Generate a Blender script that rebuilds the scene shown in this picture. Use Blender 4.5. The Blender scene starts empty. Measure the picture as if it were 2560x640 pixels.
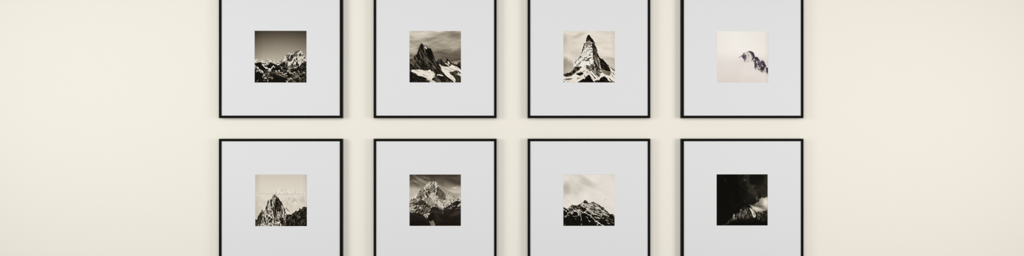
# Eight black square frames with mountain photographs, hung in two rows on a cream gallery wall.
import bpy, bmesh, math
import numpy as np

C = bpy.context.scene.collection

# ------------------------------------------------------------------ photographic prints
# Each print is painted as luminance on a grid and stored as vertex colours on the sheet of paper.
N = 200
PX = PY = None      # drawing coordinates of the grid (0..640 sketch units)


def sketch(x0, y0, x1, y1):
    global PX, PY
    gx = np.linspace(x0, x1, N)
    gy = np.linspace(y0, y1, N)
    PX, PY = np.meshgrid(gx, gy)


def lattice(seed, u, v):
    iu = np.floor(u).astype(np.int64)
    iv = np.floor(v).astype(np.int64)
    fu = u - iu
    fv = v - iv
    fu = fu * fu * (3 - 2 * fu)
    fv = fv * fv * (3 - 2 * fv)

    def h(a, b):
        n = (a * 374761393 + b * 668265263 + seed * 974634777) & 0xFFFFFFFF
        n = ((n ^ (n >> 13)) * 1274126177) & 0xFFFFFFFF
        n = ((n ^ (n >> 16)) * 2246822519) & 0xFFFFFFFF
        return ((n ^ (n >> 15)) & 0xFFFF) / 65535.0
    return ((h(iu, iv) * (1 - fu) + h(iu + 1, iv) * fu) * (1 - fv)
            + (h(iu, iv + 1) * (1 - fu) + h(iu + 1, iv + 1) * fu) * fv)


def fbm(seed, along=60, across=None, ang=0, octs=4, gain=.55, x=None, y=None):
    """noise 0..1; cells `along` units long in direction ang (degrees, y down), `across` wide"""
    across = across or along
    x = PX if x is None else x
    y = PY if y is None else y
    a = math.radians(ang)
    u = (x * math.cos(a) + y * math.sin(a)) / along
    v = (-x * math.sin(a) + y * math.cos(a)) / across
    s = np.zeros_like(u)
    t = 0
    amp = 1
    for k in range(octs):
        s += amp * lattice(seed + k * 17, u + 31.7 * k, v + 11.3 * k)
        t += amp
        amp *= gain
        u = u * 2.03
        v = v * 2.03
    return np.clip((s / t - .5) * 1.5 + .5, 0, 1)


def sstep(a, b, x):
    t = np.clip((x - a) / (b - a), 0, 1)
    return t * t * (3 - 2 * t)


def seg_dist(x, y, p, q):
    dx, dy = q[0] - p[0], q[1] - p[1]
    L = dx * dx + dy * dy or 1e-9
    t = np.clip(((x - p[0]) * dx + (y - p[1]) * dy) / L, 0, 1)
    return np.hypot(x - p[0] - t * dx, y - p[1] - t * dy)


def warp(seed, amt, cell):
    if not amt:
        return PX, PY
    return (PX + (fbm(seed, cell) - .5) * 2 * amt, PY + (fbm(seed + 5, cell) - .5) * 2 * amt)


def poly(pts, soft=4, rough=0, seed=1, cell=22):
    x, y = warp(seed, rough, cell)
    d = np.full(x.shape, 1e9)
    inside = np.zeros(x.shape, bool)
    n = len(pts)
    for i in range(n):
        p, q = pts[i], pts[(i + 1) % n]
        d = np.minimum(d, seg_dist(x, y, p, q))
        if p[1] != q[1]:
            c = ((p[1] > y) != (q[1] > y)) & (x < (q[0] - p[0]) * (y - p[1]) / (q[1] - p[1]) + p[0])
            inside ^= c
    return sstep(-soft, soft, np.where(inside, d, -d))


def below(pts, soft=4, rough=0, seed=1, cell=22):
    """everything under a ridge line"""
    return poly([(-200, pts[0][1])] + list(pts) + [(840, pts[-1][1]), (840, 900), (-200, 900)], soft, rough, seed, cell)


def line(pts, w, soft=3, rough=0, seed=1, cell=22):
    x, y = warp(seed, rough, cell)
    d = np.full(x.shape, 1e9)
    for p, q in zip(pts, pts[1:]):
        d = np.minimum(d, seg_dist(x, y, p, q))
    return 1 - sstep(w - soft, w + soft, d)


def blob(cx, cy, rx, ry, ang=0, soft=.6, rough=0, seed=1, cell=14):
    a = math.radians(ang)
    x, y = warp(seed, rough, cell)
    u = ((x - cx) * math.cos(a) + (y - cy) * math.sin(a)) / rx
    v = (-(x - cx) * math.sin(a) + (y - cy) * math.cos(a)) / ry
    return 1 - sstep(1 - soft, 1 + soft, np.hypot(u, v))


def mix(img, m, val):
    return img * (1 - m) + val * m


def T(ox, oy, k, *pts):
    """points read off an enlarged detail"""
    return [(ox + k * a, oy + k * b) for a, b in pts]


def ramp(t, stops):
    return np.interp(t, [s[0] for s in stops], [s[1] for s in stops])


SEPIA = [(0, 9, 9, 6), (30, 31, 29, 23), (90, 97, 88, 75), (160, 169, 159, 141), (215, 222, 213, 198), (255, 251, 247, 236)]


def tint(lum, stops=SEPIA):
    lum = np.clip(lum, 0, 255)
    ks = [s[0] for s in stops]
    return np.stack([np.interp(lum, ks, [s[c] for s in stops]) for c in (1, 2, 3)], -1)


def print_snowy_massif():
    sketch(14, 16, 620, 621)
    r = np.hypot((PX - 320) / 330, (PY - 420) / 400)
    sky = ramp(PY, [(16, 84), (120, 116), (240, 146), (370, 178)]) - 30 * np.clip(r - .55, 0, 1) - 14 * np.clip((110 - PX) / 110, 0, 1)
    sky = sky + (fbm(3, 5, octs=2) - .5) * 9
    img = sky
    ridge = [(0, 345), (40, 346), (60, 358), (90, 350), (120, 356), (145, 352), (158, 344), (168, 345), (185, 360), (215, 366), (245, 364), (275, 370),
             (300, 374), (320, 366), (334, 342), (345, 322), (354, 317), (366, 322), (381, 298), (391, 281), (405, 283), (415, 275), (430, 272), (434, 264), (441, 277),
             (458, 282), (472, 280), (492, 258), (508, 252), (523, 248), (543, 240), (560, 248), (568, 268), (578, 284), (590, 306), (604, 318), (618, 325), (640, 330)]
    M = below(ridge, 3.5, 4, 11, 14)
    # snow and rock mixture
    n = fbm(21, 26, 9, 122, 4, .72)
    rock = 22 + 200 * sstep(.42, .68, n)
    far = M * (1 - sstep(372, 400, PY))
    tex = np.where(PX < 330, 150 + 130 * (fbm(5, 26, 12, 20, 4, .7) - .3), rock)
    img = mix(img, M, tex)
    # dark ground filling the lower half
    low = below([(0, 385), (60, 372), (120, 395), (200, 390), (300, 392), (330, 385), (380, 400), (400, 440), (440, 470), (500, 450), (540, 430), (580, 400), (640, 370)], 14, 18, 31, 26)
    g = fbm(41, 42, 13, 8, 5, .72)
    dark = 16 + 205 * sstep(.60, .76, g) * ramp(PY, [(380, 1), (500, .9), (560, .65), (621, .3)]) + 20 * fbm(43, 12, octs=3)
    img = mix(img, low * M, dark)
    img = mix(img, .8 * line([(14, 366), (60, 372), (130, 380), (170, 366), (240, 384), (300, 388)], 11, 8, 10, 3, 14), 226 - 90 * (fbm(8, 15, 8, 30, 3) > .62))
    for pts in ([(18, 395), (45, 382), (70, 378), (92, 390), (98, 410), (122, 418), (150, 462), (165, 478), (110, 466), (70, 450), (40, 430), (18, 420)],
                [(152, 412), (180, 404), (215, 414), (222, 430), (205, 446), (185, 458), (166, 444)],
                [(218, 462), (240, 444), (280, 434), (325, 440), (335, 478), (270, 478), (222, 474)],
                [(14, 500), (60, 495), (100, 520), (95, 621), (14, 621)],
                [(230, 520), (320, 520), (330, 560), (400, 570), (380, 621), (220, 621)]):
        img = mix(img, poly(pts, 7, 8, 51, 18), 15 + 14 * fbm(6, 10, octs=2))
    for cx, cy, rx, ry, v in ((45, 485, 13, 7, 240), (78, 479, 10, 4, 210), (112, 505, 9, 4, 225), (122, 538, 8, 9, 190), (145, 570, 13, 5, 235), (190, 471, 17, 8, 245), (112, 556, 9, 10, 110),
                              (262, 483, 11, 6, 230), (300, 485, 10, 5, 220), (173, 595, 5, 4, 220), (20, 440, 9, 5, 225), (50, 455, 7, 6, 225), (112, 410, 12, 9, 225), (165, 398, 12, 7, 225),
                              (240, 428, 9, 10, 225), (280, 412, 10, 6, 230), (350, 525, 20, 10, 185), (376, 516, 12, 5, 225), (395, 605, 14, 7, 190), (330, 516, 10, 5, 200), (430, 580, 28, 9, 160), (440, 574, 9, 4, 225)):
        img = mix(img, .95 * blob(cx, cy, rx * 1.1, ry * 1.1, 0, .35, 14, 63, 13), v)
    for pts, w, v in (([(115, 425), (135, 445), (155, 460)], 4, 225), ([(150, 440), (172, 462)], 4, 215), ([(222, 440), (205, 460)], 4, 220), ([(40, 605), (54, 588)], 4, 110), ([(560, 520), (585, 505), (598, 492)], 4, 185), ([(14, 392), (70, 380)], 3, 220)):
        img = mix(img, line(pts, w, 2.5, 4, 9, 12), v)
    for cx, cy, rx, ry, a in ((172, 510, 36, 16, 55), (265, 503, 60, 10, -4), (220, 570, 20, 14, 40), (300, 530, 50, 16, 10), (520, 540, 70, 40, 0)):
        img = mix(img, .85 * blob(cx, cy, rx, ry, a, .6), 20 + 165 * sstep(.42, .85, fbm(61, 10, 6, 30, 3, .8)))
    # the big peak: snow fields and dark gullies
    R = lambda *p: T(320, 207, .6764, *p)
    for pts, v in ((R((30, 195), (60, 185), (100, 150), (110, 200), (95, 245), (20, 265), (0, 250)), 225),
                   (R((95, 255), (150, 245), (200, 225), (215, 260), (180, 300), (130, 330), (110, 290)), 226),
                   (R((290, 155), (340, 150), (380, 190), (440, 222), (380, 255), (322, 312), (300, 292), (312, 250), (300, 200)), 228),
                   (R((310, 70), (335, 55), (355, 65), (365, 110), (345, 100), (320, 95)), 226),
                   (R((210, 330), (270, 335), (275, 365), (225, 355)), 220),
                   (R((125, 350), (165, 360), (175, 430), (150, 440), (120, 390)), 165),
                   (R((140, 120), (170, 105), (190, 120), (150, 160)), 215)):
        img = mix(img, .85 * poly(pts, 6, 8, 71, 16), v - 150 * sstep(.60, .72, fbm(73, 24, 7, 118, 3, .65)))
    for pts in (R((250, 85), (300, 62), (300, 95), (255, 110), (235, 105)),
                R((220, 112), (190, 150), (160, 185), (120, 205), (100, 250), (150, 240), (180, 225), (205, 190), (235, 150), (248, 118)),
                R((245, 125), (280, 115), (285, 155), (260, 165)),
                R((270, 250), (300, 300), (320, 330), (300, 345), (262, 300)),
                R((100, 140), (120, 130), (105, 190), (95, 180)),
                R((0, 275), (60, 258), (90, 290), (112, 335), (60, 365), (0, 335)),
                R((330, 320), (380, 270), (450, 235), (450, 420), (380, 430), (310, 380)),
                R((340, 480), (450, 440), (450, 610), (330, 610)),
                R((180, 290), (200, 285), (215, 330), (200, 345), (170, 335))):
        img = mix(img, .92 * poly(pts, 6, 7, 81, 16), 18 + 80 * sstep(.58, .8, fbm(83, 14, 6, 130, 3, .75)))
    return tint(img)


def print_dark_spire():
    sketch(20, 18, 620, 620)
    c = fbm(101, 170, 58, -6, 5, .58, *warp(103, 20, 120))
    sky = ramp(PY, [(18, 176), (110, 165), (210, 150), (300, 118), (360, 110), (400, 150)]) + (c - .5) * 90
    sky = mix(sky, .7 * blob(130, 70, 150, 46, 0, .8), 205)
    sky = mix(sky, .75 * blob(60, 245, 75, 46, 10, .8), 212)
    sky = mix(sky, .5 * blob(430, 200, 190, 34, -8, .9), 185)
    sky = mix(sky, .6 * blob(560, 70, 120, 44, 8, .7), 112)
    sky = mix(sky, .5 * blob(320, 120, 200, 26, -4, .8), 128)
    sky = mix(sky, .55 * blob(480, 320, 190, 26, -3, .8), 96)
    sky = mix(sky, .5 * blob(60, 315, 70, 14, 0, .8), 105)
    sky = mix(sky, .6 * blob(590, 385, 70, 16, 0, .8), 165)
    img = sky + (fbm(107, 150, 16, -6, 4, .6, *warp(109, 12, 70)) - .5) * 30
    rk = fbm(111, 60, 12, 62, 5, .7)
    rock = 28 + 78 * sstep(.38, .85, rk) + 22 * (fbm(113, 9, octs=2) - .5)
    right = below([(300, 400), (322, 378), (345, 372), (352, 346), (372, 344), (392, 350), (405, 372), (420, 388), (436, 392), (440, 368), (448, 352), (449, 332), (456, 333),
                   (470, 352), (500, 378), (530, 398), (570, 410), (582, 400), (588, 382), (600, 376), (640, 368)], 4, 5, 7, 14)
    img = mix(img, right, 20 + .55 * rock)
    C = lambda *p: T((66) * 4.706, (66) * 4.706, .5147, *p)
    snowr = poly(C((100, 188), (130, 195), (170, 215), (250, 240), (320, 240), (372, 225), (370, 190), (420, 210), (500, 240), (560, 280), (620, 340), (640, 480), (560, 430), (500, 330), (430, 350), (380, 365),
                   (330, 360), (350, 400), (400, 430), (450, 480), (480, 540), (470, 610), (440, 590), (390, 540), (300, 480), (240, 420), (170, 340), (150, 270)), 4, 4, 15, 18)
    snow = 226 - 55 * sstep(.5, .8, fbm(17, 50, 10, 25, 4, .6)) 
    img = mix(img, snowr, snow)
    for pts in (C((345, 365), (400, 370), (470, 400), (520, 440), (600, 470), (620, 620), (480, 620), (480, 540), (450, 480), (375, 420)), C((500, 325), (540, 345), (620, 390), (620, 430), (570, 400))):
        img = mix(img, poly(pts, 5, 7, 19, 18), 20 + .5 * rock)
    img = mix(img, poly(C((490, 400), (560, 400), (620, 460), (600, 470), (540, 430)), 4, 4, 23), 205)
    img = mix(img, poly(C((290, 125), (320, 120), (345, 160), (350, 185), (320, 180)), 4, 2, 23), 225)
    img = mix(img, line(C((250, 170), (290, 180), (320, 215)), 6, 3, 2), 215)
    main = [(0, 340), (30, 350), (48, 345), (66, 330), (75, 312), (92, 300), (100, 290), (110, 282), (114, 262), (124, 238), (130, 214), (142, 186), (150, 168), (160, 164), (172, 168), (184, 184), (200, 188),
            (210, 200), (228, 210), (246, 220), (258, 218), (270, 226), (282, 250), (292, 278), (304, 312), (318, 346), (335, 378), (352, 410), (366, 420), (382, 460), (400, 494), (436, 530), (470, 562), (512, 590), (545, 620), (560, 660)]
    Mn = below(main, 4, 5, 25, 14)
    Mn = Mn * (1 - sstep(0, 1, (PX > 545) * 1.0))
    body = rock.copy()
    body = mix(body, .6 * poly([(150, 165), (180, 190), (150, 230), (120, 280), (130, 220)], 10, 8, 3), 26)
    body = mix(body, .85 * poly([(215, 215), (262, 222), (290, 290), (300, 350), (270, 360), (225, 300), (205, 250)], 12, 10, 27, 24), 14)
    body = mix(body, .6 * line([(180, 285), (235, 350), (290, 400)], 9, 8, 8, 5), 92)
    body = mix(body, .5 * poly([(330, 380), (360, 420), (400, 500), (460, 570), (360, 530), (330, 440)], 10, 8, 28), 40)
    img = mix(img, Mn, body)
    img = mix(img, poly([(188, 196), (204, 200), (222, 216), (222, 232), (204, 222)], 4, 2, 4), 232)
    # lower left snowfield
    K = lambda *p: T(0, 26 * 4.706, .8088, *p)
    sf = poly(K((52, 430), (110, 430), (160, 424), (230, 440), (290, 440), (325, 428), (335, 445), (365, 460), (395, 500), (390, 530), (360, 550), (350, 575), (400, 600), (420, 625), (330, 620), (320, 590), (280, 575),
                (270, 550), (230, 530), (160, 520), (110, 480), (50, 460)), 4, 4, 29, 18)
    img = mix(img, sf, 224 - 50 * sstep(.55, .8, fbm(31, 40, 14, 20, 4, .6)))
    low = poly(K((0, 480), (55, 465), (105, 490), (155, 525), (225, 540), (265, 570), (300, 600), (330, 640), (0, 640)), 6, 8, 33, 18)
    img = mix(img, low, 22 + 70 * sstep(.5, .9, fbm(35, 26, 12, 30, 4, .75)))
    img = mix(img, line([(345, 532), (375, 530), (408, 540)], 6, 3, 5, 37, 12), 222)
    img = mix(img, line([(20, 380), (60, 412)], 5, 4), 105)
    img = mix(img, line([(20, 396), (56, 418)], 3, 2), 20)
    return tint(img)


def print_horn():
    sketch(20, 18, 620, 620)
    c = fbm(201, 260, 80, 8, 5, .55)
    sky = 212 + (c - .5) * 46 - 40 * np.clip((PY - 330) / 260, 0, 1)
    sky = mix(sky, .55 * blob(215, 60, 70, 22, -25, .9), 165)
    sky = mix(sky, .6 * poly([(0, 330), (60, 345), (110, 370), (140, 400), (130, 470), (40, 490), (0, 500)], 30, 20, 203, 50), 138)
    sky = mix(sky, .5 * blob(70, 470, 80, 30, -20, .8), 185)
    sky = mix(sky, .5 * blob(570, 345, 90, 22, 10, .9), 160)
    sky = mix(sky, .5 * blob(350, 30, 120, 14, 0, .9), 238)
    e = np.maximum(np.abs(PX - 320), np.abs(PY - 300))
    img = sky + 4 - 20 * np.clip((e - 240) / 80, 0, 1)
    outline = [(20, 522), (45, 512), (75, 508), (100, 498), (122, 482), (134, 458), (136, 430), (140, 400), (152, 372), (170, 350), (190, 336), (206, 320), (216, 296), (228, 270), (240, 246), (243, 220), (250, 190), (252, 168),
               (264, 162), (274, 152), (284, 142), (284, 118), (290, 92), (302, 68), (314, 57), (328, 66), (340, 82), (358, 106), (374, 130), (384, 152), (394, 182), (408, 210), (417, 246), (420, 276), (432, 304), (446, 326), (462, 342),
               (474, 336), (488, 350), (520, 388), (560, 424), (600, 456), (622, 476), (700, 560), (700, 700), (-60, 700), (-60, 540)]
    M = poly(outline, 3, 4, 205, 12)
    n = fbm(207, 24, 9, 148, 4, .66)
    face = 236 - 215 * sstep(.58, .70, n)
    # lower snow slopes
    lowsnow = 230 - 30 * sstep(.5, .8, fbm(209, 60, 20, 150, 3))
    body = mix(face, sstep(430, 470, PY + (PX - 200) * .12), lowsnow)
    # upper dark cap
    body = mix(body, poly([(280, 146), (284, 110), (298, 70), (314, 55), (340, 80), (380, 145), (366, 160), (340, 140), (318, 130), (300, 140)], 4, 4, 211, 12), 18 + 40 * sstep(.6, .8, fbm(213, 10, 6, 60, 3)))
    body = mix(body, .8 * line([(334, 78), (346, 92), (352, 104)], 4, 3, 3), 140)
    body = mix(body, .85 * poly([(256, 165), (285, 145), (345, 140), (360, 165), (350, 185), (300, 182), (262, 190)], 6, 8, 215, 14), 50 + 100 * sstep(.4, .7, fbm(216, 22, 8, 10, 3, .7)))
    body = mix(body, .9 * blob(347, 157, 10, 6, 0, .5), 225)
    body = mix(body, .8 * blob(308, 123, 5, 4), 130)
    body = mix(body, .8 * blob(326, 121, 5, 4), 130)
    body = mix(body, .9 * poly([(254, 185), (270, 180), (262, 215), (250, 245), (236, 270), (218, 296), (208, 300), (240, 240)], 5, 6, 217, 14), 22)
    body = mix(body, .85 * poly([(290, 185), (350, 182), (345, 205), (318, 228), (296, 214), (272, 222), (278, 196)], 7, 10, 219, 16), 60 + 170 * sstep(.45, .62, fbm(221, 12, 9, 110, 3, .7)))
    # clean snow in the middle of the face
    body = mix(body, .8 * poly([(262, 250), (310, 232), (350, 250), (330, 300), (262, 330), (200, 400), (160, 430), (170, 390), (220, 330)], 14, 10, 223, 30), 232 - 190 * sstep(.66, .74, fbm(224, 24, 9, 150, 4, .7)))
    for pts in ([(330, 270), (352, 262)], [(310, 300), (345, 292)], [(270, 330), (300, 322)], [(300, 345), (345, 330)], [(240, 360), (262, 350)], [(175, 420), (210, 400)], [(270, 365), (325, 362)], [(160, 372), (205, 342)]):
        body = mix(body, .85 * line(pts, 4.5, 3, 8, 225, 12), 35)
    # shaded right face
    rf = poly([(352, 190), (362, 150), (384, 152), (396, 182), (410, 212), (420, 276), (446, 326), (474, 338), (520, 400), (570, 480), (572, 500), (470, 470), (420, 500), (330, 480), (360, 430), (372, 370), (362, 300), (354, 240)], 5, 8, 227, 18)
    st = fbm(229, 70, 12, 62, 4, .6)
    body = mix(body, rf, 18 + 60 * sstep(.45, .7, st) + 150 * sstep(.62, .74, fbm(231, 60, 11, 62, 4, .7)) * sstep(300, 380, PY) )
    for pts, w, v in (([(400, 190), (412, 240)], 3, 70), ([(425, 330), (440, 390), (452, 440)], 5, 190), ([(395, 330), (410, 380), (420, 440)], 4, 150), ([(380, 300), (392, 350)], 4, 120)):
        body = mix(body, .8 * line(pts, w, 3, 6, 3, 14), v)
    sh = poly([(474, 336), (520, 392), (562, 452), (574, 486), (540, 485), (500, 470), (465, 440), (450, 400), (448, 360)], 5, 5, 233, 16)
    body = mix(body, sh, 14 + 45 * sstep(.6, .8, fbm(234, 10, 6, 20, 3)))
    body = mix(body, poly([(466, 460), (500, 478), (545, 488), (574, 490), (570, 532), (552, 542), (510, 526), (470, 498)], 4, 3, 235), 118 + 20 * (PX - 520) / -50)
    # right snow ridge
    body = mix(body, .95 * poly([(480, 338), (530, 390), (600, 460), (640, 500), (640, 620), (560, 545), (578, 500), (560, 445), (515, 385)], 4, 5, 237), 222 - 110 * sstep(.58, .7, fbm(239, 40, 9, 48, 3)))
    body = mix(body, .9 * line([(575, 440), (600, 468), (620, 480)], 5, 3, 4), 20)
    # left shoulder
    body = mix(body, .95 * poly([(20, 515), (60, 505), (110, 490), (136, 460), (160, 440), (200, 430), (232, 430), (210, 465), (175, 490), (150, 512), (120, 535), (80, 552), (45, 550), (20, 540)], 5, 9, 241, 16), 14 + 70 * sstep(.62, .75, fbm(243, 26, 8, 80, 3)))
    body = mix(body, .7 * poly([(60, 540), (120, 530), (140, 515), (120, 545), (75, 556)], 5, 4, 245), 120)
    # hanging dark triangle under the face
    body = mix(body, .92 * poly([(276, 428), (300, 416), (318, 434), (345, 412), (360, 392), (374, 425), (368, 474), (346, 462), (330, 486), (312, 462), (298, 472), (288, 448)], 5, 15, 247, 18), 18 + 120 * sstep(.62, .75, fbm(248, 14, 8, 130, 3, .7)))
    # right lower rock/snow stripes
    rs = fbm(249, 60, 9, 52, 4, .65)
    body = mix(body, .9 * poly([(340, 470), (420, 480), (470, 500), (440, 560), (360, 590), (310, 590), (330, 520)], 8, 8, 251), 20 + 205 * sstep(.48, .60, rs))
    body = mix(body, .9 * poly([(434, 505), (500, 520), (560, 545), (620, 580), (620, 600), (560, 570), (500, 545), (452, 540)], 5, 5, 253), 228)
    body = mix(body, .6 * poly([(410, 490), (440, 480), (455, 540), (430, 540)], 8, 4, 254), 130)
    # islands
    body = mix(body, .96 * poly([(168, 520), (190, 506), (235, 500), (254, 508), (246, 525), (215, 540), (185, 534)], 4, 5, 255, 14), 20)
    body = mix(body, .6 * poly([(180, 508), (215, 494), (255, 485), (235, 500), (195, 514)], 4, 5, 256, 14), 95)
    body = mix(body, .95 * poly([(176, 568), (205, 564), (200, 576), (180, 576)], 3, 3, 257), 25)
    for cx, cy, rx, ry in ((298, 498, 7, 7), (258, 488, 9, 4), (80, 580, 40, 8), (45, 590, 14, 7), (24, 610, 8, 8), (78, 612, 6, 3), (262, 480, 7, 3), (270, 548, 5, 16)):
        body = mix(body, .85 * blob(cx, cy, rx, ry, -8, .5) * sstep(.3, .5, fbm(258, 10, octs=3) + .12), 45)
    # bottom dark rocks
    body = mix(body, poly([(175, 620), (215, 600), (245, 576), (268, 578), (285, 550), (305, 535), (320, 520), (335, 545), (352, 570), (365, 600), (400, 595), (440, 590), (452, 570), (470, 556), (490, 545), (510, 550), (530, 568), (540, 590), (590, 622), (590, 680), (160, 680)], 4, 6, 259, 16), 12 + 34 * sstep(.6, .8, fbm(260, 10, octs=3)))
    for pts in ([(322, 520), (345, 560), (380, 610)], [(350, 500), (380, 530), (420, 570)], [(340, 530), (375, 590)]):
        body = mix(body, .9 * line(pts, 5, 3, 6, 261, 14), 225)
    for pts in ([(560, 575), (590, 615)], [(590, 600), (612, 618)]):
        body = mix(body, .8 * line(pts, 5, 3, 4, 263, 14), 40)
    img = mix(img, M, body)
    return tint(img)


MAUVE = [(0, 20, 17, 24), (60, 66, 60, 68), (120, 128, 119, 120), (180, 190, 181, 176), (215, 221, 212, 203), (236, 239, 234, 224), (255, 248, 244, 236)]


def print_peak_in_cloud():
    sketch(22, 18, 620, 622)
    img = 238 - 11 * sstep(230, 430, PY) - 4 * sstep(430, 620, PY) - 8 * np.hypot((PX - 270) / 400, (PY - 200) / 400) + (fbm(301, 200, octs=3) - .5) * 5
    img = mix(img, .6 * blob(450, 215, 140, 40, 30, .9), 236)
    Q = lambda *p: T(263.5, 216.5, .5882, *p)
    # dark right flank of the first summit
    ft = fbm(303, 24, 9, 78, 4, .75)
    peak = poly(Q((25, 190), (70, 155), (100, 135), (108, 108), (125, 98), (150, 88), (180, 68), (215, 56), (265, 58), (300, 80), (330, 120), (345, 155), (345, 180), (372, 172), (400, 185), (425, 215), (440, 245), (455, 262),
                   (480, 240), (515, 250), (545, 290), (560, 340), (578, 385), (608, 408), (640, 430), (640, 560), (600, 535), (560, 500), (530, 470), (490, 495), (450, 470), (420, 440), (350, 435), (330, 400), (330, 330), (320, 280),
                   (290, 265), (250, 240), (200, 300), (140, 290), (110, 200), (60, 180)), 5, 6, 305, 12)
    tex = 66 + 150 * sstep(.42, .8, ft)
    body = tex
    body = mix(body, poly(Q((130, 95), (180, 65), (215, 58), (240, 90), (275, 150), (300, 260), (200, 310), (160, 280), (180, 200), (150, 130)), 7, 8, 307, 14), 212 - 75 * sstep(.52, .7, fbm(309, 34, 8, 85, 3, .65)))
    body = mix(body, .9 * poly(Q((215, 56), (265, 58), (300, 80), (330, 120), (345, 165), (330, 200), (300, 190), (270, 130), (240, 75)), 6, 7, 311, 14), 62)
    body = mix(body, .9 * poly(Q((105, 105), (125, 98), (125, 140), (150, 180), (165, 205), (145, 205), (115, 165)), 6, 6, 313, 12), 85)
    body = mix(body, .7 * poly(Q((205, 70), (222, 80), (218, 180), (200, 190)), 7, 6, 314, 12), 165)
    body = mix(body, .9 * poly(Q((345, 180), (375, 172), (405, 188), (440, 250), (420, 260), (380, 240), (345, 235)), 6, 5, 315, 14), 55)
    body = mix(body, .85 * poly(Q((465, 265), (520, 258), (545, 300), (560, 360), (520, 370), (470, 320)), 9, 6, 317, 14), 58)
    body = mix(body, .9 * blob(*Q((487, 410))[0], 22, 23, 20, .35), 48)
    body = mix(body, .85 * poly(Q((575, 395), (640, 420), (640, 560), (595, 520)), 6, 5, 318, 14), 42)
    body = mix(body, .7 * poly(Q((515, 440), (550, 390), (572, 420), (570, 470), (530, 470)), 7, 6, 319, 12), 205)
    img = mix(img, peak, body)
    # cloud swallowing the lower edge
    img = mix(img, .55 * sstep(250, 330, PX) * sstep(.45, .75, fbm(321, 40, 24, 35, 4, .6) * .5 + .5 * sstep(-20, 75, PY - np.interp(PX, [270, 330, 420, 455, 480, 540, 600, 640], [335, 365, 372, 420, 470, 490, 510, 560]))), 222)
    img = mix(img, sstep(250, 330, PX) * sstep(-35, 45, PY - np.interp(PX, [270, 330, 400, 440, 458, 480, 540, 600, 640], [325, 350, 380, 395, 450, 480, 500, 512, 545]) + 40 * (fbm(325, 26, octs=3) - .5)), 222 + (fbm(323, 120, octs=3) - .5) * 8)
    img = mix(img, .5 * line(Q((30, 188), (70, 158), (100, 140)), 6, 5, 3), 170)
    img = mix(img, .45 * blob(545, 355, 24, 10, 10, .9), 185)
    img = img - 10 * sstep(560, 640, PX) - 6 * sstep(560, 640, PY)
    return tint(img, MAUVE)


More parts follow.
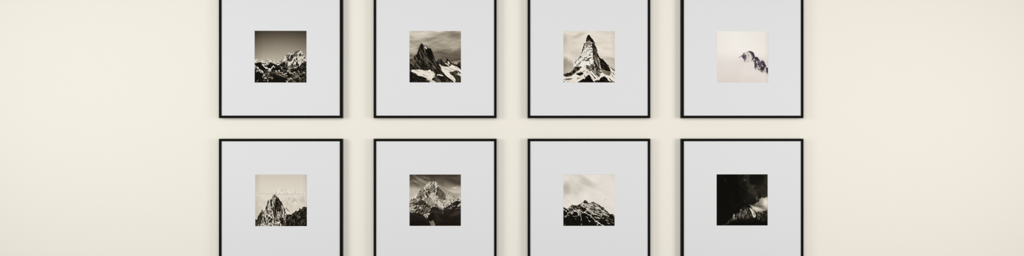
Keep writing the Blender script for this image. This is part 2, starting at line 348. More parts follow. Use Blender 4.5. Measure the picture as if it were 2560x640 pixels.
def print_needle_over_glacier():
    sketch(20, 24, 626, 626)
    img = ramp(PY, [(24, 200), (120, 210), (200, 214), (300, 218), (420, 212), (626, 200)]) + (fbm(401, 5, octs=2) - .5) * 5
    img = img - 14 * np.clip((np.abs(PX - 330) - 240) / 60, 0, 1)
    # distant snowy massif
    P = lambda *p: T(46 * 4.706, 30 * 4.706, .7818, *p)
    far = below([(20, 250), (60, 238), (110, 246), (190, 236), (216, 222)] + P((30, 90), (70, 70), (105, 48), (120, 45), (140, 60), (150, 58), (165, 42), (180, 60), (200, 75), (240, 62), (270, 68), (300, 52), (330, 70), (360, 90), (400, 110), (430, 120), (480, 112), (500, 115), (530, 130)), 5, 4, 403, 14)
    snowf = 226 - 26 * sstep(.5, .7, fbm(405, 24, 9, 115, 4, .65))
    img = mix(img, far * (1 - sstep(240, 285, PY)) * .9, snowf)
    img = mix(img, .5 * line([(20, 252), (200, 245), (330, 255), (640, 250)], 7, 6, 5, 407, 40), 192)
    # haze / cloud sea
    img = mix(img, .55 * sstep(.48, .75, fbm(409, 130, 70, -20, 4)) * sstep(260, 320, PY), 190)
    img = mix(img, .5 * blob(90, 330, 80, 26, 35, .8), 196)
    mid = below(P((130, 280), (160, 240), (190, 205), (215, 195), (235, 205), (250, 190), (285, 188), (300, 205), (325, 188), (345, 215), (390, 210), (400, 185), (430, 165), (450, 172), (475, 168), (500, 190), (530, 210), (560, 220)), 5, 6, 411, 14)
    midt = 212 - 44 * sstep(.48, .7, fbm(413, 44, 10, 82, 4, .65))
    img = mix(img, mid * sstep(300, 360, PX) * (1 - sstep(325, 380, PY + (PX - 460) * .05)) * .9, midt)
    img = mix(img, .8 * poly(P((335, 240), (365, 270), (350, 295), (320, 285)), 7, 4, 415), 232)
    img = mix(img, .7 * line(P((318, 265), (332, 245)), 3, 3), 120)
    img = mix(img, .8 * poly(P((170, 280), (220, 350), (265, 400), (275, 440), (230, 440), (200, 380), (165, 320)), 10, 4, 417), 224)
    img = mix(img, .85 * poly(P((195, 345), (215, 340), (245, 375), (262, 405), (240, 390)), 5, 4, 419), 112)
    # dark right ridge
    rr = below([(330, 560), (372, 520), (392, 492), (408, 485)] + P((240, 450), (262, 440), (278, 445), (300, 430), (335, 410), (365, 385), (385, 402), (400, 390), (410, 345), (420, 350), (425, 362), (445, 360), (458, 335), (490, 328), (508, 338), (520, 328), (560, 330)), 3.5, 6, 421, 14)
    rt = 26 + 72 * sstep(.45, .85, fbm(423, 40, 13, 118, 4, .7))
    img = mix(img, rr, rt * ramp(PY, [(380, .9), (560, 1), (626, .65)]))
    # the needle
    A = lambda *p: T(0, 46 * 4.706, .6618, *p)
    needle = poly(A((-40, 470), (36, 495), (50, 505), (60, 500), (75, 450), (100, 410), (130, 370), (145, 330), (152, 305), (160, 335), (165, 360), (178, 350), (190, 330), (205, 335), (210, 300), (225, 265), (240, 200), (252, 160), (265, 150),
                      (285, 142), (305, 150), (318, 130), (330, 95), (345, 70), (375, 55), (400, 68), (415, 85), (425, 115), (440, 110), (450, 130), (475, 165), (500, 200), (515, 235), (530, 275), (555, 315), (575, 360), (582, 420), (575, 470), (570, 560), (560, 660), (-40, 660)), 3.5, 5, 425, 12)
    q = fbm(427, 24, 10, 80, 4, .78)
    body = 26 + 205 * sstep(.40, .78, q)
    body = mix(body, .85 * poly(A((400, 85), (440, 120), (500, 210), (520, 330), (480, 350), (430, 370), (400, 330), (370, 340), (345, 300), (365, 220), (390, 160)), 12, 10, 429, 20), 24 + 36 * sstep(.5, .8, q))
    body = mix(body, .8 * poly(A((160, 310), (100, 415), (40, 520), (40, 620), (130, 570), (160, 470), (155, 370)), 8, 8, 431, 18), 26 + 22 * q)
    body = mix(body, .75 * poly(A((305, 150), (325, 150), (330, 240), (310, 300), (295, 240)), 7, 6, 432, 14), 30)
    body = mix(body, .8 * poly(A((262, 150), (240, 230), (215, 300), (205, 330), (235, 310), (250, 250), (270, 200)), 5, 6, 433, 14), 40)
    body = mix(body, .8 * poly(A((365, 420), (430, 370), (430, 420), (400, 480), (365, 490)), 8, 8, 434, 18), 62 + 40 * (q - .5))
    body = mix(body, .75 * poly(A((470, 480), (560, 490), (555, 620), (490, 620)), 8, 10, 435, 18), 24 + 70 * sstep(.6, .8, q))
    # pale couloirs
    for pts, w in ((A((262, 240), (255, 300), (290, 350), (320, 400), (345, 450), (355, 500), (335, 560), (270, 600)), 9), (A((225, 330), (215, 380)), 8), (A((365, 620), (350, 560)), 6), (A((425, 420), (440, 480), (470, 540), (480, 610)), 8),
                   (A((345, 95), (342, 140)), 6), (A((378, 120), (372, 180)), 5), (A((550, 400), (560, 460), (545, 520)), 5), (A((165, 335), (180, 400), (178, 470)), 7), (A((490, 250), (500, 320)), 4), (A((400, 540), (405, 620)), 7), (A((140, 590), (240, 600)), 8)):
        body = mix(body, .75 * line(pts, w, 5, 10, 437, 16), 110 + 130 * sstep(.35, .65, fbm(439, 11, octs=3, gain=.7)))
    body = mix(body, .7 * poly(A((225, 320), (300, 350), (340, 420), (250, 400), (205, 380)), 8, 8, 441, 16), 70 + 150 * sstep(.4, .7, fbm(443, 13, 9, 80, 3, .7)))
    img = mix(img, needle, body)
    img = mix(img, .9 * poly(A((-20, 490), (35, 490), (48, 515), (40, 640), (-20, 640)), 4, 4, 445), 24)
    return tint(img)


def print_twin_summit():
    sketch(20, 22, 621, 621)
    c = fbm(501, 190, 52, 18, 5, .58)
    sky = ramp(PY, [(22, 96), (120, 120), (200, 160), (300, 200)]) + (c - .5) * 110
    sky = mix(sky, .7 * poly([(270, 20), (640, 20), (640, 140), (540, 150), (450, 110), (400, 130), (330, 80), (260, 90)], 30, 22, 503, 60), 66)
    sky = mix(sky, .6 * blob(480, 140, 100, 30, 20, .9), 118)
    sky = mix(sky, .85 * poly([(205, 160), (225, 130), (250, 110), (268, 112), (262, 140), (232, 166), (200, 176)], 9, 8, 505, 20), 210)
    sky = mix(sky, .85 * blob(555, 222, 72, 24, 8, .8), 200)
    sky = mix(sky, .9 * blob(549, 178, 28, 10, 5, .6), 205)
    sky = mix(sky, .5 * blob(130, 70, 110, 14, 25, .9), 150)
    sky = mix(sky, .5 * blob(60, 50, 60, 12, 40, .9), 60)
    sky = mix(sky, .55 * blob(50, 240, 90, 30, -10, .9), 175)
    img = sky - 26 * np.clip((60 - PY) / 40, 0, 1)
    ridge = [(0, 335), (24, 322), (48, 305), (72, 285), (96, 266), (120, 240), (135, 225), (152, 196), (168, 175), (182, 168), (200, 176), (215, 190), (230, 192), (240, 184), (252, 172), (262, 150), (275, 134), (290, 112), (305, 104),
             (318, 94), (332, 98), (342, 110), (352, 140), (362, 165), (378, 188), (400, 210), (425, 234), (445, 238), (470, 235), (485, 245), (510, 256), (530, 262), (552, 280), (575, 290), (594, 300), (605, 312), (640, 320)]
    M = below(ridge, 3.5, 5, 507, 14)
    n = fbm(509, 24, 10, 125, 4, .75)
    body = 52 + 178 * sstep(.36, .72, n)
    g2 = fbm(511, 16, 8, 40, 4, .7)
    # bright central snow
    body = mix(body, .75 * poly([(250, 250), (300, 235), (345, 280), (430, 320), (500, 330), (440, 390), (410, 435), (350, 390), (290, 350), (255, 300)], 14, 14, 513, 30), 234 - 110 * sstep(.56, .72, g2))
    body = mix(body, .8 * poly([(445, 245), (520, 262), (590, 305), (540, 330), (470, 350), (436, 300)], 8, 10, 515, 20), 220 - 140 * sstep(.5, .68, n))
    body = mix(body, .7 * poly([(300, 110), (330, 96), (350, 140), (330, 150)], 7, 6, 516), 200)
    body = mix(body, .75 * poly([(260, 170), (300, 120), (300, 190), (262, 226), (240, 210)], 8, 8, 517, 18), 90 + 80 * g2)
    # shaded rock faces
    body = mix(body, .85 * poly([(345, 180), (380, 190), (430, 240), (440, 300), (400, 318), (362, 305), (345, 250)], 8, 8, 519, 18), 74 + 55 * (g2 - .3))
    body = mix(body, .75 * poly([(182, 170), (200, 190), (180, 230), (190, 280), (150, 300), (110, 290), (130, 230)], 9, 9, 521, 18), 72 + 80 * (n - .4))
    body = mix(body, .8 * poly([(205, 215), (240, 240), (252, 290), (220, 285), (200, 260)], 7, 8, 523, 16), 52)
    body = mix(body, .9 * line([(198, 184), (208, 204)], 6, 4, 3), 235)
    body = mix(body, .8 * poly([(165, 300), (200, 290), (255, 310), (300, 350), (310, 390), (260, 395), (215, 340)], 8, 8, 525, 18), 140 + 40 * (g2 - .5))
    for pts, w, v in (([(318, 96), (300, 150), (275, 200), (258, 250)], 4, 60), ([(338, 110), (352, 160), (346, 210), (350, 260)], 4, 58), ([(310, 130), (316, 180), (300, 230)], 3, 75), ([(182, 172), (160, 220), (120, 262)], 4, 215),
                      ([(200, 184), (226, 232), (256, 290)], 4, 200), ([(352, 300), (400, 350), (425, 400)], 4, 95), ([(260, 300), (310, 340), (380, 420)], 4, 105), ([(450, 240), (440, 300), (446, 350)], 4, 85)):
        body = mix(body, .7 * line(pts, w, 3, 9, 526, 16), v)
    # left lower ridges
    lr = fbm(527, 24, 9, -42, 4, .75)
    body = mix(body, .85 * poly([(20, 340), (110, 310), (160, 310), (215, 350), (262, 400), (250, 440), (150, 470), (20, 470)], 10, 10, 529, 20), 42 + 150 * sstep(.45, .72, lr))
    body = mix(body, .8 * poly([(130, 330), (165, 318), (205, 345), (262, 395), (240, 410), (190, 365), (150, 390), (120, 370)], 7, 8, 531, 18), 40)
    body = mix(body, .7 * poly([(120, 470), (180, 385), (215, 400), (255, 430), (240, 470)], 8, 8, 532, 18), 46 + 90 * sstep(.6, .75, lr))
    # right dark shoulder
    rs = fbm(533, 36, 12, -30, 4, .7)
    body = mix(body, .9 * poly([(640, 310), (600, 320), (545, 345), (480, 375), (440, 410), (405, 470), (420, 500), (500, 490), (640, 430)], 7, 9, 535, 18), 30 + 165 * sstep(.58, .74, rs) * sstep(440, 400, PY))
    img = mix(img, M, body)
    # dark foreground
    fg = below([(0, 470), (60, 466), (120, 468), (150, 470), (235, 468), (262, 430), (290, 395), (330, 400), (372, 425), (405, 430), (410, 480), (430, 502), (470, 480), (540, 445), (570, 435), (640, 420)], 6, 6, 537, 20)
    ft = 40 + 18 * (fbm(539, 50, 16, 30, 4) - .5)
    ft = mix(ft, .7 * poly([(250, 440), (400, 436), (408, 480), (330, 470), (260, 480)], 8, 5, 540), 60)
    ft = mix(ft, .8 * poly([(300, 455), (330, 465), (380, 520), (430, 560), (340, 590), (320, 540)], 10, 6, 541), 50)
    ft = mix(ft, .8 * poly([(480, 510), (560, 450), (640, 430), (640, 470), (560, 500)], 10, 6, 542), 66)
    ft = mix(ft, .8 * poly([(240, 480), (300, 465), (320, 560), (290, 560), (240, 540)], 8, 5, 543), 30)
    ft = mix(ft, .6 * poly([(20, 570), (200, 560), (260, 621), (20, 621)], 10, 5, 544), 26)
    ft = ft * ramp(PY, [(460, 1), (621, .72)])
    img = mix(img, fg, ft)
    img = mix(img, .9 * poly([(150, 472), (258, 472), (240, 500), (225, 540), (205, 525), (180, 500)], 5, 7, 545, 14), 70 + 145 * sstep(.42, .66, fbm(546, 12, octs=3)))
    img = mix(img, .85 * poly([(248, 570), (300, 555), (312, 580), (324, 610), (310, 622), (275, 622), (262, 590)], 5, 6, 547, 14), 110 + 40 * fbm(548, 14, octs=3))
    return tint(img, [(0, 12, 10, 7), (30, 35, 29, 25), (60, 64, 57, 50), (110, 117, 108, 94), (160, 168, 159, 142), (215, 220, 212, 196), (255, 248, 243, 230)])


def print_rounded_massif():
    sketch(18, 22, 617, 620)
    img = 228 + (fbm(601, 170, 90, 30, 4) - .5) * 20
    img = mix(img, .7 * blob(300, 110, 110, 30, 35, .95), 188)
    img = mix(img, .6 * poly([(60, 40), (200, 30), (330, 100), (400, 150), (330, 190), (180, 260), (100, 280), (20, 330), (20, 120)], 60, 40, 603, 90), 196 + 40 * (fbm(605, 90, 40, 40, 4) - .5))
    img = mix(img, .65 * blob(45, 180, 55, 60, 0, .9), 168)
    img = mix(img, .5 * blob(60, 30, 70, 20, 20, .9), 222)
    img = mix(img, .35 * blob(510, 312, 18, 10, -20, .9), 190)
    img = mix(img, .35 * blob(520, 405, 20, 6, 0, .9), 190)
    img = img - 8 * sstep(540, 620, PX) * sstep(120, 20, PY)
    ridge = [(0, 400), (28, 400), (45, 408), (58, 422), (72, 416), (88, 398), (105, 384), (118, 375), (140, 376), (160, 380), (184, 382), (196, 372), (214, 364), (232, 350), (250, 338), (262, 326), (272, 318), (284, 324), (294, 334), (304, 350),
             (318, 356), (335, 350), (352, 342), (366, 338), (384, 346), (400, 354), (420, 364), (440, 374), (452, 384), (466, 400), (484, 402), (500, 418), (520, 440), (540, 462), (556, 478), (575, 482), (600, 486), (640, 490)]
    M = below(ridge, 3.5, 4, 607, 12)
    n = fbm(609, 36, 12, 30, 5, .72)
    body = 24 + 190 * sstep(.50, .74, n)
    # bright upper snow
    body = mix(body, .8 * poly([(220, 360), (262, 350), (310, 360), (350, 352), (420, 375), (450, 420), (520, 490), (470, 500), (420, 480), (380, 450), (330, 460), (300, 450), (280, 400)], 8, 9, 611, 18), 215 - 180 * sstep(.5, .64, fbm(613, 26, 8, 18, 4, .75)))
    body = mix(body, .85 * poly([(258, 335), (272, 318), (300, 345), (305, 360), (285, 356)], 5, 4, 615, 12), 66)
    body = mix(body, .75 * poly([(345, 345), (385, 346), (450, 384), (520, 440), (560, 490), (540, 490), (480, 430), (430, 385), (380, 362)], 6, 6, 617, 14), 95 + 70 * (n - .4))
    L = lambda *p: T(0, 66 * 4.706, .5147, *p)
    Rr = lambda *p: T(66 * 4.706, 66 * 4.706, .5147, *p)
    for pts in (L((215, 170), (240, 130), (290, 130), (330, 145), (370, 130), (420, 120), (450, 150), (520, 180), (560, 240), (500, 270), (440, 250), (380, 240), (330, 230), (270, 235), (200, 220)),
                Rr((40, 210), (70, 165), (110, 160), (150, 190), (180, 240), (140, 260), (90, 250), (40, 250)),
                Rr((200, 225), (260, 230), (290, 260), (270, 290), (210, 270))):
        body = mix(body, .88 * poly(pts, 6, 8, 619, 16), 22 + 150 * sstep(.54, .74, fbm(621, 18, 7, 20, 4, .75)))
    body = mix(body, .8 * poly(L((0, 180), (40, 175), (80, 185), (115, 215), (60, 225), (0, 210)), 5, 5, 622), 70)
    body = mix(body, .8 * poly(L((130, 215), (190, 165), (225, 140), (200, 200), (160, 225)), 6, 5, 624), 180)
    # dark lower forest
    low = poly(L((0, 255), (70, 275), (130, 240), (200, 250), (260, 300), (330, 270), (420, 330), (440, 270), (540, 310), (640, 380)) + Rr((60, 390), (130, 340), (200, 360), (300, 360), (420, 370), (500, 410), (600, 450), (700, 480), (700, 760), (-640, 760)), 7, 9, 623, 20)
    lt = 16 + 22 * fbm(625, 26, 9, 85, 3) + 150 * sstep(.66, .8, fbm(627, 44, 10, 24, 4, .7)) * sstep(330, 420, PX) * sstep(610, 540, PY)
    body = mix(body, low, lt)
    for pts, w, v in ((L((190, 265), (150, 310), (120, 350), (85, 415)), 4, 205), (L((435, 300), (445, 370), (440, 440), (447, 490)), 4, 175), (L((230, 250), (210, 310)), 7, 215), (L((260, 250), (250, 300)), 5, 210),
                      (L((300, 260), (220, 325)), 5, 190), (L((330, 255), (345, 290), (385, 330), (380, 355)), 8, 218), (L((345, 240), (400, 270), (430, 310)), 7, 205), (L((400, 330), (415, 370)), 5, 200), (L((380, 230), (440, 270), (480, 300)), 5, 200),
                      (L((250, 380), (290, 378), (350, 385)), 4, 150), (L((110, 375), (170, 355)), 4, 140), (L((50, 370), (90, 385)), 4, 110), (L((440, 545), (443, 570)), 6, 150), (L((68, 555), (68, 580)), 4, 120), (L((310, 435), (330, 437)), 4, 130),
                      (L((500, 290), (560, 310), (610, 350), (640, 370)), 7, 215), (L((540, 400), (600, 420)), 4, 170), (L((600, 480), (640, 500)), 5, 180), (L((0, 225), (60, 245), (100, 265)), 6, 205),
                      (Rr((0, 345), (60, 380), (110, 430), (160, 480), (190, 500)), 7, 190), (Rr((185, 495), (240, 535), (300, 570), (370, 600)), 6, 232), (Rr((200, 575), (230, 540)), 5, 190), (Rr((220, 410), (290, 415), (350, 440)), 4, 165),
                      (Rr((290, 340), (300, 385), (250, 370)), 5, 215), (Rr((390, 470), (440, 480), (420, 500)), 5, 150), (Rr((440, 530), (485, 560)), 4, 190), (Rr((540, 515), (560, 535)), 4, 150), (Rr((400, 400), (500, 440), (560, 470)), 4, 120),
                      (Rr((0, 460), (35, 505)), 4, 150), (Rr((180, 420), (150, 400)), 8, 120)):
        body = mix(body, .95 * line(pts, w * .72, 3.2, 10, 629, 13), v + 10 - 110 * sstep(.55, .75, fbm(631, 11, octs=3, gain=.7)))
    img = mix(img, M, body)
    return tint(img, [(0, 5, 5, 3), (30, 27, 26, 20), (90, 95, 89, 77), (160, 167, 159, 142), (215, 220, 213, 201), (255, 250, 244, 235)])


def print_night_ridge():
    sketch(18, 20, 616, 616)
    img = 17 + 26 * sstep(.45, .9, fbm(701, 150, 90, 60, 5)) * sstep(120, 420, PX) + 8 * sstep(250, 420, PX) + 5 * (PY / 640)
    img = mix(img, .5 * blob(570, 190, 100, 80, -20, .9), 50)
    img = mix(img, .4 * blob(410, 290, 60, 50, 0, .9), 48)
    for cx, cy, rx, ry, a, v in ((122, 88, 4, 22, -28, 58), (350, 82, 8, 12, -20, 105), (350, 60, 22, 16, 0, 36), (447, 165, 6, 20, 15, 82), (470, 158, 16, 6, -20, 66), (463, 240, 16, 12, -20, 66), (345, 332, 7, 16, 15, 48), (290, 352, 8, 8, 0, 36), (490, 300, 13, 24, -10, 92), (410, 262, 4, 10, 0, 55), (60, 45, 30, 20, 0, 26)):
        img = mix(img, .8 * blob(cx, cy, rx, ry, a, .9), v)
    cl = poly([(400, 372), (416, 370), (432, 384), (460, 378), (480, 355), (505, 345), (520, 325), (514, 305), (535, 295), (545, 278), (556, 288), (570, 300), (590, 296), (640, 284), (640, 470), (480, 470), (430, 420)], 7, 12, 703, 26)
    ct = 130 + 90 * (fbm(705, 90, 40, 15, 4) - .4)
    ct = mix(ct, .95 * blob(592, 345, 46, 52, -20, .85), 236)
    ct = mix(ct, .9 * blob(485, 420, 46, 17, 12, .8), 222)
    ct = mix(ct, .7 * blob(535, 345, 30, 26, 30, .9), 140)
    ct = mix(ct, .7 * blob(500, 385, 60, 12, 8, .9), 88)
    img = mix(img, cl, ct)
    Bk = lambda *p: T(36 * 4.706, 56 * 4.706, .5882, *p)
    back = below(Bk((500, 420), (520, 340), (560, 330), (610, 312), (650, 318), (700, 312), (735, 300), (765, 285), (800, 280)), 4, 5, 707, 14) * (PX > 440)
    img = mix(img, back, 34 + 95 * sstep(.5, .8, fbm(709, 40, 12, 42, 4, .7)) * sstep(545, 470, PY))
    body = 20 + 92 * sstep(.47, .85, fbm(713, 24, 8, 100, 4, .75))
    ridge = [(60, 640), (95, 612), (125, 588), (150, 568), (180, 545), (196, 515), (208, 488), (222, 478), (232, 490), (242, 478), (258, 474), (266, 466), (276, 482), (285, 452), (298, 428), (306, 424), (314, 436), (330, 428), (352, 420), (368, 412),
             (376, 402), (388, 396), (400, 402), (416, 414), (434, 430), (452, 448), (466, 462), (476, 480), (490, 505), (560, 540), (640, 560)]
    M = below(ridge, 4, 5, 711, 12)
    body = mix(body, .8 * poly([(300, 470), (380, 400), (425, 500), (390, 540), (330, 540)], 10, 8, 714, 18), 40 + 95 * sstep(.42, .8, fbm(718, 36, 8, 95, 3, .7)))
    body = mix(body, .92 * poly(Bk((392, 236), (425, 250), (472, 296), (505, 336), (530, 385), (518, 424), (470, 446), (450, 400), (438, 345), (412, 290)), 6, 7, 715, 16), 135 + 110 * sstep(.3, .65, fbm(717, 40, 10, 62, 4, .7)))
    for pts, v in ((Bk((75, 430), (85, 380), (100, 365), (108, 400), (95, 435)), 185), (Bk((150, 390), (160, 350), (172, 360), (160, 395)), 140), (Bk((220, 290), (228, 268), (242, 275), (240, 300)), 205), (Bk((190, 420), (215, 350), (230, 345), (218, 410)), 150),
                   (Bk((280, 310), (300, 300), (320, 330), (300, 340)), 105), (Bk((50, 440), (100, 440), (130, 470), (110, 480), (70, 460)), 150), (Bk((420, 370), (440, 365), (440, 400), (420, 400)), 125), (Bk((230, 430), (255, 420), (250, 450)), 95)):
        body = mix(body, .85 * poly(pts, 6, 6, 719, 14), v)
    img = mix(img, M, body)
    dk = below([(60, 640), (140, 600), (220, 562), (270, 530), (330, 540), (400, 525), (450, 530), (500, 538), (560, 560), (620, 560)], 18, 12, 721, 30)
    img = mix(img, dk * .9, 12 + 26 * fbm(723, 14, 8, 0, 3) * sstep(620, 540, PY))
    return tint(img, [(0, 5, 5, 4), (20, 20, 19, 15), (60, 62, 58, 50), (120, 126, 120, 106), (200, 205, 198, 180), (255, 250, 246, 235)])


PRINTS = [print_snowy_massif, print_dark_spire, print_horn, print_peak_in_cloud,
          print_needle_over_glacier, print_twin_summit, print_rounded_massif, print_night_ridge]

# ------------------------------------------------------------------ tuned values
SHARP = .8
PRINT_GAIN = (1.045, -9.0)
LIGHT_LEVEL = (1.075, 1.06, 1.02)        # how brightly the mat plane is lit
WALL_A, WALL_B = (.813, .780, .704), (.821, .788, .712)
MAT_A, MAT_B = (.700, .709, .722), (.708, .717, .730)
WORLD = (.15, (1, .98, .96))
LIGHTS = [('left_spot_light', (-2.5, -2.0, .24), (-.3, 0, -.02), (1.1, 1.1), 31.5, (.985, 1, .965)),
          ('right_spot_light', (2.5, -2.0, .06), (.42, 0, -.07), (1.1, 1.1), 31, (1, .965, .95)),
          ('front_soft_light', (-.05, -3.0, .33), (0, 0, -.05), (2.7, 2.2), 57.5, (1, .99, .975))]


def sharpen(img, amount=SHARP):
    k = np.array([1, 4, 6, 4, 1]) / 16.0
    p = np.pad(img, ((2, 2), (2, 2), (0, 0)), mode='edge')
    b = sum(k[i] * p[i:i + img.shape[0]] for i in range(5))
    b = sum(k[i] * b[:, i:i + img.shape[1]] for i in range(5))
    return np.clip(img + amount * (img - b), 0, 255)


def to_linear(c):
    c = c / 255.0
    return np.where(c <= .04045, c / 12.92, ((c + .055) / 1.055) ** 2.4)


# ------------------------------------------------------------------ materials
def material(name):
    m = bpy.data.materials.new(name)
    m.use_nodes = True
    nt = m.node_tree
    return m, nt, nt.nodes['Principled BSDF']


def noise_bump(nt, bsdf, scale, strength, distance=.001, detail=4):
    tc = nt.nodes.new('ShaderNodeTexCoord')
    n = nt.nodes.new('ShaderNodeTexNoise')
    n.inputs['Scale'].default_value = scale
    n.inputs['Detail'].default_value = detail
    b = nt.nodes.new('ShaderNodeBump')
    b.inputs['Strength'].default_value = strength
    b.inputs['Distance'].default_value = distance
    nt.links.new(tc.outputs['Object'], n.inputs['Vector'])
    nt.links.new(n.outputs['Fac'], b.inputs['Height'])
    nt.links.new(b.outputs['Normal'], bsdf.inputs['Normal'])
    return n


def two_tone(nt, bsdf, noise, a, b):
    r = nt.nodes.new('ShaderNodeValToRGB')
    r.color_ramp.elements[0].position = .3
    r.color_ramp.elements[1].position = .7
    r.color_ramp.elements[0].color = (*a, 1)
    r.color_ramp.elements[1].color = (*b, 1)
    nt.links.new(noise.outputs['Fac'], r.inputs['Fac'])
    nt.links.new(r.outputs['Color'], bsdf.inputs['Base Color'])


wall_mat, nt, b = material('cream_wall_paint')
two_tone(nt, b, noise_bump(nt, b, 180, .02), WALL_A, WALL_B)
b.inputs['Roughness'].default_value = .9
b.inputs['Specular IOR Level'].default_value = .15

frame_mat, nt, b = material('black_satin_lacquer')
two_tone(nt, b, noise_bump(nt, b, 300, .03), (.0030, .0033, .0018), (.0036, .0039, .0022))
b.inputs['Roughness'].default_value = .55
b.inputs['Specular IOR Level'].default_value = .05

board_mat, nt, b = material('pale_grey_mat_board')
two_tone(nt, b, noise_bump(nt, b, 500, .02), MAT_A, MAT_B)
b.inputs['Roughness'].default_value = .95
b.inputs['Specular IOR Level'].default_value = .1

core_mat, nt, b = material('white_board_core')
two_tone(nt, b, noise_bump(nt, b, 800, .02), (.80, .80, .79), (.82, .82, .81))
b.inputs['Roughness'].default_value = .95
b.inputs['Specular IOR Level'].default_value = .1

print_mat, nt, b = material('photographic_paper')
at = nt.nodes.new('ShaderNodeVertexColor')
at.layer_name = 'ink'
nt.links.new(at.outputs['Color'], b.inputs['Base Color'])
b.inputs['Roughness'].default_value = .9
b.inputs['Specular IOR Level'].default_value = .05


# ------------------------------------------------------------------ geometry helpers
def link_mesh(name, bm, mat, parent=None, loc=(0, 0, 0)):
    me = bpy.data.meshes.new(name)
    bmesh.ops.recalc_face_normals(bm, faces=bm.faces)
    bm.to_mesh(me)
    bm.free()
    me.materials.append(mat)
    o = bpy.data.objects.new(name, me)
    C.objects.link(o)
    o.location = loc
    o.parent = parent
    return o


def rings(profile, w, h):
    """a square ring swept along the mitred outline; profile = [(inset, depth y)], closed"""
    bm = bmesh.new()
    loops = []
    for ins, y in profile:
        a, c = w / 2 - ins, h / 2 - ins
        loops.append([bm.verts.new(p) for p in ((-a, y, -c), (a, y, -c), (a, y, c), (-a, y, c))])
    for i in range(len(loops)):
        p, q = loops[i], loops[(i + 1) % len(loops)]
        for k in range(4):
            bm.faces.new((p[k], p[(k + 1) % 4], q[(k + 1) % 4], q[k]))
    return bm


OUT = .4965          # frame, outside
BAR = .0098          # width of the moulding seen from the front
DEEP = .0280          # how far it stands off the wall
MAT_Y = -.0240         # face of the mat board
PRINT = .2073         # visible print


def make_frame(parent):
    e = .0006
    prof = [(0, -.0004), (0, -DEEP + e), (e * .3, -DEEP + e * .3), (e, -DEEP), (BAR - e, -DEEP), (BAR - e * .3, -DEEP + e * .3), (BAR, -DEEP + e),
            (BAR, MAT_Y + .0002), (BAR, MAT_Y + .006), (BAR - .004, MAT_Y + .006), (BAR - .004, -.0004)]
    return link_mesh('frame', rings(prof, OUT, OUT), frame_mat, parent)


def make_board(parent, dx, dz, pw, ph):
    """mat board with a window cut for the print, its bevelled core a piece of its own"""
    w = OUT / 2 - BAR + .003
    t = .0009
    y0, y1 = MAT_Y, MAT_Y + .0014
    bm = bmesh.new()
    hx, hz = pw / 2 + t, ph / 2 + t

    def loop(a0, a1, c0, c1, y):
        return [bm.verts.new(p) for p in ((a0, y, c0), (a1, y, c0), (a1, y, c1), (a0, y, c1))]
    lp = [loop(-w, w, -w, w, y0), loop(dx - hx, dx + hx, dz - hz, dz + hz, y0), loop(dx - hx, dx + hx, dz - hz, dz + hz, y1), loop(-w, w, -w, w, y1)]
    for i in range(4):
        p, q = lp[i], lp[(i + 1) % 4]
        for k in range(4):
            bm.faces.new((p[k], p[(k + 1) % 4], q[(k + 1) % 4], q[k]))
    board = link_mesh('mat_board', bm, board_mat, parent)
    bm = bmesh.new()
    lp = [loop(dx - hx, dx + hx, dz - hz, dz + hz, y0 + .0002), loop(dx - pw / 2, dx + pw / 2, dz - ph / 2, dz + ph / 2, y1 - .0001), loop(dx - hx, dx + hx, dz - hz, dz + hz, y1 - .0001)]
    for i in range(3):
        p, q = lp[i], lp[(i + 1) % 3]
        for k in range(4):
            bm.faces.new((p[k], p[(k + 1) % 4], q[(k + 1) % 4], q[k]))
    bev = link_mesh('bevel_edge', bm, core_mat, board)
    bev['label'] = 'thin white bevelled edge around the print'
    return board


def make_print(parent, paint, dx, dz, pw, ph):
    img = to_linear(np.clip(sharpen(paint()) * PRINT_GAIN[0] + PRINT_GAIN[1], 0, 255)) / np.array(LIGHT_LEVEL)
    n = img.shape[0]
    m = .0006
    xs = np.linspace(dx - pw / 2 - m, dx + pw / 2 + m, n)
    zs = np.linspace(dz + ph / 2 + m, dz - ph / 2 - m, n)
    gx, gz = np.meshgrid(xs, zs)
    co = np.stack([gx, np.full_like(gx, MAT_Y + .0015), gz], -1).reshape(-1, 3)
    i = (np.arange(n - 1)[:, None] * n + np.arange(n - 1)[None, :]).ravel()
    faces = np.stack([i, i + n, i + n + 1, i + 1], -1)
    me = bpy.data.meshes.new('photo_print')
    me.from_pydata(co.tolist(), [], faces.tolist())
    ca = me.color_attributes.new('ink', 'FLOAT_COLOR', 'POINT')
    rgba = np.concatenate([np.clip(img, 0, 1).reshape(-1, 3), np.ones((n * n, 1))], 1).astype(np.float32)
    ca.data.foreach_set('color', rgba.ravel())
    me.materials.append(print_mat)
    o = bpy.data.objects.new('photo_print', me)
    C.objects.link(o)
    o.parent = parent
    return o


# ------------------------------------------------------------------ the setting
bm = bmesh.new()
v = [bm.verts.new(p) for p in ((-4.2, 0, -1.6), (4.2, 0, -1.6), (4.2, 0, 1.6), (-4.2, 0, 1.6), (-4.2, .1, -1.6), (4.2, .1, -1.6), (4.2, .1, 1.6), (-4.2, .1, 1.6))]
for q in ((0, 1, 2, 3), (5, 4, 7, 6), (4, 0, 3, 7), (1, 5, 6, 2), (3, 2, 6, 7), (4, 5, 1, 0)):
    bm.faces.new([v[k] for k in q])
wall = link_mesh('wall_back', bm, wall_mat)
wall['kind'] = 'structure'

# ------------------------------------------------------------------ the eight pictures
COL0, COL_STEP, ROW_STEP, ROW_MID = -.88535, .62295, .5803, -.0018
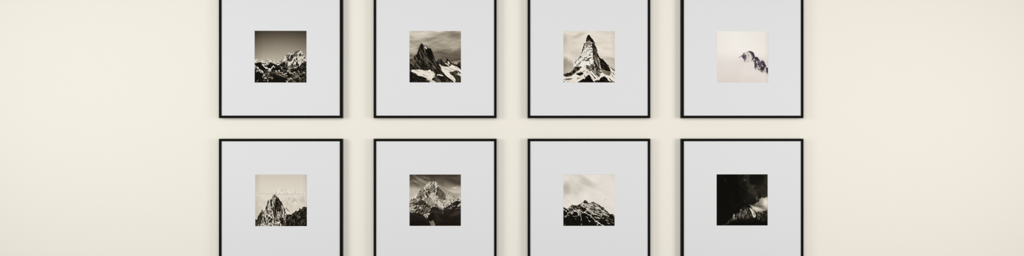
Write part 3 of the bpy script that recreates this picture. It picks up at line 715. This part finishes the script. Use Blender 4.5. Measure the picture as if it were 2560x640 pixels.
# label, label of the print
PICTURES = [
    ('black framed sepia print of a broad snowy massif under plain darkening sky', 'sepia snowy massif rising at the right under a plain grey sky'),
    ('black framed print of a dark rock spire above snowfields, streaky clouds', 'dark pointed spire with pale glaciers below and streaky clouds'),
    ('black framed print of one steep snow-streaked horn peak filling its height', 'steep horn peak with snow on its left face'),
    ('black framed near-white print of a rock peak half swallowed by mist', 'pale misty sheet with a small dark peak at the right'),
    ('black framed print of a dark rock needle before hazy white mountains', 'dark rock needle with faint white mountains behind'),
    ('black framed print of a snowy twin-summit mountain above black valleys', 'snowy two-topped mountain under dark clouds'),
    ('black framed print of a low rounded snow-striped massif under pale cloudy sky', 'rounded dark massif with thin snow stripes under a pale sky'),
    ('black framed almost black print of a ridge with one glowing cloud', 'nearly black sheet with a lit cloud over a ridge'),
]
# the windows are cut slightly unevenly: shift right, shift up, extra size, in thousandths of a metre
TRIM = [(-1.1, -.3, 1.3), (.1, 0, .2), (.5, .1, 0), (1.3, .5, 0), (1.0, -.8, 0), (0, -.3, 0), (-.2, -.9, .2), (-.5, -.2, .1)]
for k, (label, plabel) in enumerate(PICTURES):
    col, row = k % 4, k // 4
    root = bpy.data.objects.new('framed_picture', None)
    C.objects.link(root)
    root.empty_display_size = .05
    root.location = (COL0 + COL_STEP * col, 0, ROW_MID + ROW_STEP * (.5 - row))
    root['label'] = label
    root['category'] = 'picture'
    root['group'] = 'framed mountain photographs on the wall'
    dx, dz, dw = (a * .001 for a in TRIM[k])
    make_frame(root)
    make_board(root, dx, dz, PRINT + dw, PRINT + dw)
    p = make_print(root, PRINTS[k], dx, dz, PRINT + dw, PRINT + dw)
    p['label'] = plabel

# ------------------------------------------------------------------ light
def area(name, loc, target, size, power, color):
    d = bpy.data.lights.new(name, 'AREA')
    d.shape = 'RECTANGLE'
    d.size, d.size_y = size
    d.energy = power
    d.color = color
    o = bpy.data.objects.new(name, d)
    C.objects.link(o)
    o.location = loc
    from mathutils import Vector
    o.rotation_euler = (Vector(target) - Vector(loc)).to_track_quat('-Z', 'Y').to_euler()
    return o


for a in LIGHTS:
    area(*a)
w = bpy.data.worlds.new('room_light')
bpy.context.scene.world = w
w.use_nodes = True
w.node_tree.nodes['Background'].inputs['Color'].default_value = (*WORLD[1], 1)
w.node_tree.nodes['Background'].inputs['Strength'].default_value = WORLD[0]

# ------------------------------------------------------------------ camera
cam_d = bpy.data.cameras.new('camera')
cam_d.sensor_fit = 'HORIZONTAL'
cam_d.sensor_width = 36
cam_d.lens = 36.0       # 2560 px focal length on a 2560 px wide frame
cam = bpy.data.objects.new('camera', cam_d)
C.objects.link(cam)
cam.location = (0, -4.17, 0)
cam.rotation_euler = (math.pi / 2, 0, -.01167)
sc = bpy.context.scene
sc.camera = cam
sc.view_settings.view_transform = 'Standard'
sc.view_settings.look = 'None'
sc.view_settings.exposure = 0
sc.view_settings.gamma = 1
